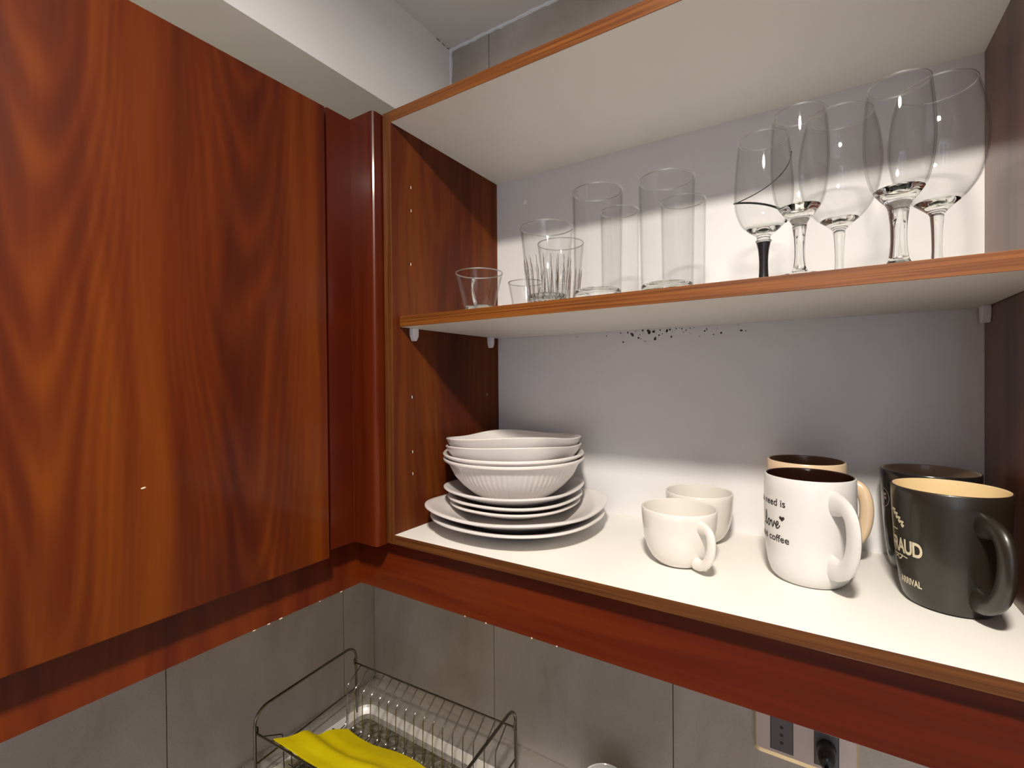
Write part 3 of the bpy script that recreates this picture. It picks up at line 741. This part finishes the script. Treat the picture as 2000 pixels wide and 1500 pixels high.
# ------------------------------------------------------------------ dish rack
RX, RY, RA = -.350, .218, math.radians(2.6)
rk_ = thing('dish_rack', 'chromed wire dish rack with raised end frames on the drainer', 'rack', (RX, RY, ZK-.0198), None)
ca, sa = math.cos(RA), math.sin(RA)
ca2, sa2 = math.cos(math.radians(5.5)), math.sin(math.radians(5.5))
def RP(a_, b_, z): return (RX+a_*ca+b_*sa2, RY+a_*sa-b_*ca2, z)
L, Bd = .452, .268
ZB = ZK-.0178
def frame(a_, ztop, leg):
    r_ = .030; P = [RP(a_, 0, ZB)]
    P.append(RP(a_, 0, ztop-r_-.02))
    for k in range(9): t_ = PI/2*k/8; P.append(RP(a_, r_-r_*math.cos(t_), ztop-r_+r_*math.sin(t_)))
    for k in range(9): t_ = PI/2*k/8; P.append(RP(a_, Bd-r_+r_*math.sin(t_), ztop-r_+r_*math.cos(t_)))
    P += [RP(a_, Bd, ztop-r_-.02), RP(a_, Bd, ZB)]
    return MB().tube(P, .0030, 10)
obj('end_frame', frame(0, -.3925, 0), M_CHROME, rk_, smooth=True)
obj('end_frame', frame(L, -.3925, 0), M_CHROME, rk_, smooth=True)
ZR = -.436
for b_ in (.002, Bd-.002): obj('rail', MB().tube([RP(-.004, b_, ZR), RP(L*.5, b_, ZR), RP(L+.004, b_, ZR)], .0020, 8), M_CHROME, rk_, smooth=True)
for a_ in (0, L): obj('cross_bar', MB().tube([RP(a_, .0, -.498), RP(a_, Bd/2, -.498), RP(a_, Bd, -.498)], .0018, 8), M_CHROME, rk_, smooth=True)
for b_ in (.075, Bd-.075): obj('base_rod', MB().tube([RP(0, b_, -.5525), RP(L, b_, -.5525)], .0020, 8), M_CHROME, rk_, smooth=True)
for a_ in (0, L):
    for b_, sg in ((0, 1), (Bd, -1)):
        hp = [RP(a_, b_, ZR+.014), RP(a_, b_+sg*.006, ZR+.008), RP(a_, b_+sg*.006, ZR-.002), RP(a_, b_, ZR-.006)]
        obj('hook', MB().tube(hp, .0018, 6), M_CHROME, rk_, smooth=True)
NWI = 17
for k in range(NWI):
    a_ = .020+k*(L-.040)/(NWI-1)
    P = [RP(a_, .002, ZR)]
    P += [RP(a_, .042, ZR-.022), RP(a_, .0465, ZR-.0255), RP(a_, .048, ZR-.031)]
    P += [RP(a_, .050, -.540), RP(a_, .054, -.547), RP(a_, .060, -.5495), RP(a_, Bd-.060, -.5495), RP(a_, Bd-.054, -.547), RP(a_, Bd-.050, -.540)]
    P += [RP(a_, Bd-.048, ZR-.031), RP(a_, Bd-.0465, ZR-.0255), RP(a_, Bd-.042, ZR-.022), RP(a_, Bd-.002, ZR)]
    obj('wire', MB().tube(P, .0012, 6), M_CHROME, rk_, smooth=True)
# yellow cloth draped from the front bends down into the rack
b = MB(); NA, NB = 36, 30
def clp(s, t_):
    # s along the rack, t_ from front (0) to back (1)
    a_ = .048+s*.30; b_ = (Bd-.008)-t_*(.190)
    z = -.4355-(Bd-b_)*.55 if b_ > .226 else -.4575-.084*((.226-b_)/.148)**.95
    z += .003
    z += .0035*math.sin(s*9+t_*3)+.0075*math.exp(-((t_-.56)/.12)**2)*math.exp(-(s/.55)**2)*-1 + .009*math.exp(-((t_-.36)/.13)**2)
    b_ += .004*math.sin(s*7); a_ += .006*math.sin(t_*6)
    x_, y_, z_ = RP(a_, b_, max(z, -.5455)); return (x_, y_, z_)
for lay in (0, .0032):
    b.v += [tuple(Vector(clp(i/NA, j/NB))+Vector((0,0,lay))) for i in range(NA+1) for j in range(NB+1)]
q = (NA+1)*(NB+1)
for i in range(NA):
    for j in range(NB):
        k = i*(NB+1)+j
        b.f += [(k, k+1, k+NB+2, k+NB+1), (q+k, q+k+NB+1, q+k+NB+2, q+k+1)]
def edge(ks):
    for u_, v_ in zip(ks, ks[1:]): b.f.append((u_, v_, v_+q, u_+q))
edge([j for j in range(NB+1)]); edge([NA*(NB+1)+j for j in range(NB+1)]); edge([i*(NB+1) for i in range(NA+1)]); edge([i*(NB+1)+NB for i in range(NA+1)])
b.mi = [0]*len(b.f)
cb = obj('dishcloth', b, M_CLOTH, loc=RP(.2, .15, -.50), smooth=True); tag(cb, 'bright yellow dishcloth draped inside the wire dish rack', 'cloth')
# white jar
jp = [(0,.001), (.028,.001), (.031,0), (.035,.004), (.0375,.02), (.039,.10), (.0395,.119), (.0398,.124), (.0385,.1255), (.0370,.124), (.0362,.10), (.034,.02), (.028,.008), (0,.007)]
jr = obj('jar', MB().lathe(jp, 48), M_MUGW, loc=(.297, .222, ZK-.0196), local=True, smooth=True); tag(jr, 'round white ceramic jar, only its rim showing beside the dish rack', 'jar')

# ------------------------------------------------------------------ wall socket
px0, px1, pz0, pz1 = .521, .663, -.3640, -.2860
so_ = thing('wall_socket', 'champagne double wall socket plate below the long valance', 'socket', ((px0+px1)/2, YW, pz0))
b = MB(); y0, y1 = YW-.0085, YW
rr4 = rrect(px0, px1, pz0, pz1, .008, 5); r5 = rrect(px0+.003, px1-.003, pz0+.0085, pz1-.003, .006, 5); n = len(rr4)
b.add([(x_, y1, z_) for x_, z_ in rr4]+[(x_, y0+.003, z_) for x_, z_ in rr4]+[(x_, y0, z_) for x_, z_ in r5],
      [(k, (k+1) % n, n+(k+1) % n, n+k) for k in range(n)]+[(n+k, n+(k+1) % n, 2*n+(k+1) % n, 2*n+k) for k in range(n)]+[tuple(range(n))], 1)
b.add([(x_, y0, z_) for x_, z_ in r5], [tuple(range(n))], 0)
obj('cover_plate', b, [M_COVER, M_COVER2], so_, smooth=False)
for xa, xb in ((.5455, .5765), (.6065, .6375)):
    ins = obj('socket_insert', MB().box(xa, xb, y0-.0012, y0+.001, -.3495, -.2965), M_SOCK, so_, bevel=.0006)
    gp = MB()
    for q_ in ((xa-.0009, xa, -.3504, -.2956), (xb, xb+.0009, -.3504, -.2956), (xa, xb, -.3504, -.3495), (xa, xb, -.2965, -.2956)): gp.box(q_[0], q_[1], y0-.0003, y0+.001, q_[2], q_[3])
    obj('gap', gp, M_BLKPL, ins)
    if xa < .6:
        for dz in (-.0125, 0, .0125):
            hb = MB(); hb.lathe([(.0027,0), (.0025,.0004), (0,.0004)], 14); hb.v = [((xa+xb)/2+p_[0], y0-.0012-p_[2], -.323+dz+p_[1]) for p_ in hb.v]
            obj('pin_hole', hb, M_BLKPL, ins)
pl = thing('plug', 'black plug with cable pushed into the second socket', 'plug', (.622, y0-.0013, -.323))
b = MB(); b.lathe([(0,0), (.0125,0), (.0138,.002), (.0130,.020), (.0105,.030), (.007,.034), (0,.035)], 28)
b.v = [(.622+p_[0]*.95, y0-.0013-p_[2], -.321+p_[1]*1.2) for p_ in b.v]; obj('body', b, M_BLKPL, pl, smooth=True)
obj('cable', MB().tube([(.622, y0-.034, -.326), (.6225, y0-.052, -.330), (.624, y0-.060, -.345), (.626, y0-.058, -.37), (.632, y0-.045, -.44), (.65, y0-.02, -.52), (.69, y0-.004, ZK+.0035), (.80, y0-.01, ZK+.0035)], .0032, 10), M_BLKPL, pl, smooth=True)

# ------------------------------------------------------------------ ceiling lamp (out of frame, gives the warm light)
lt = thing('ceiling_lamp', 'small round ceiling lamp with bare warm bulb', 'lamp', (LAMP[0], LAMP[1], ZC-.001))
obj('mount', MB().lathe([(0,ZC-.0005), (.05,ZC-.0005), (.055,ZC-.004), (.05,ZC-.010), (0,ZC-.010)], 32, c=(LAMP[0], LAMP[1], 0)), M_PLAS, lt, smooth=True)

# ------------------------------------------------------------------ lift everything to its height above the floor
for o in list(C.objects):
    if o.parent is None and o.type in ('MESH', 'EMPTY'): o.location.z += Z0
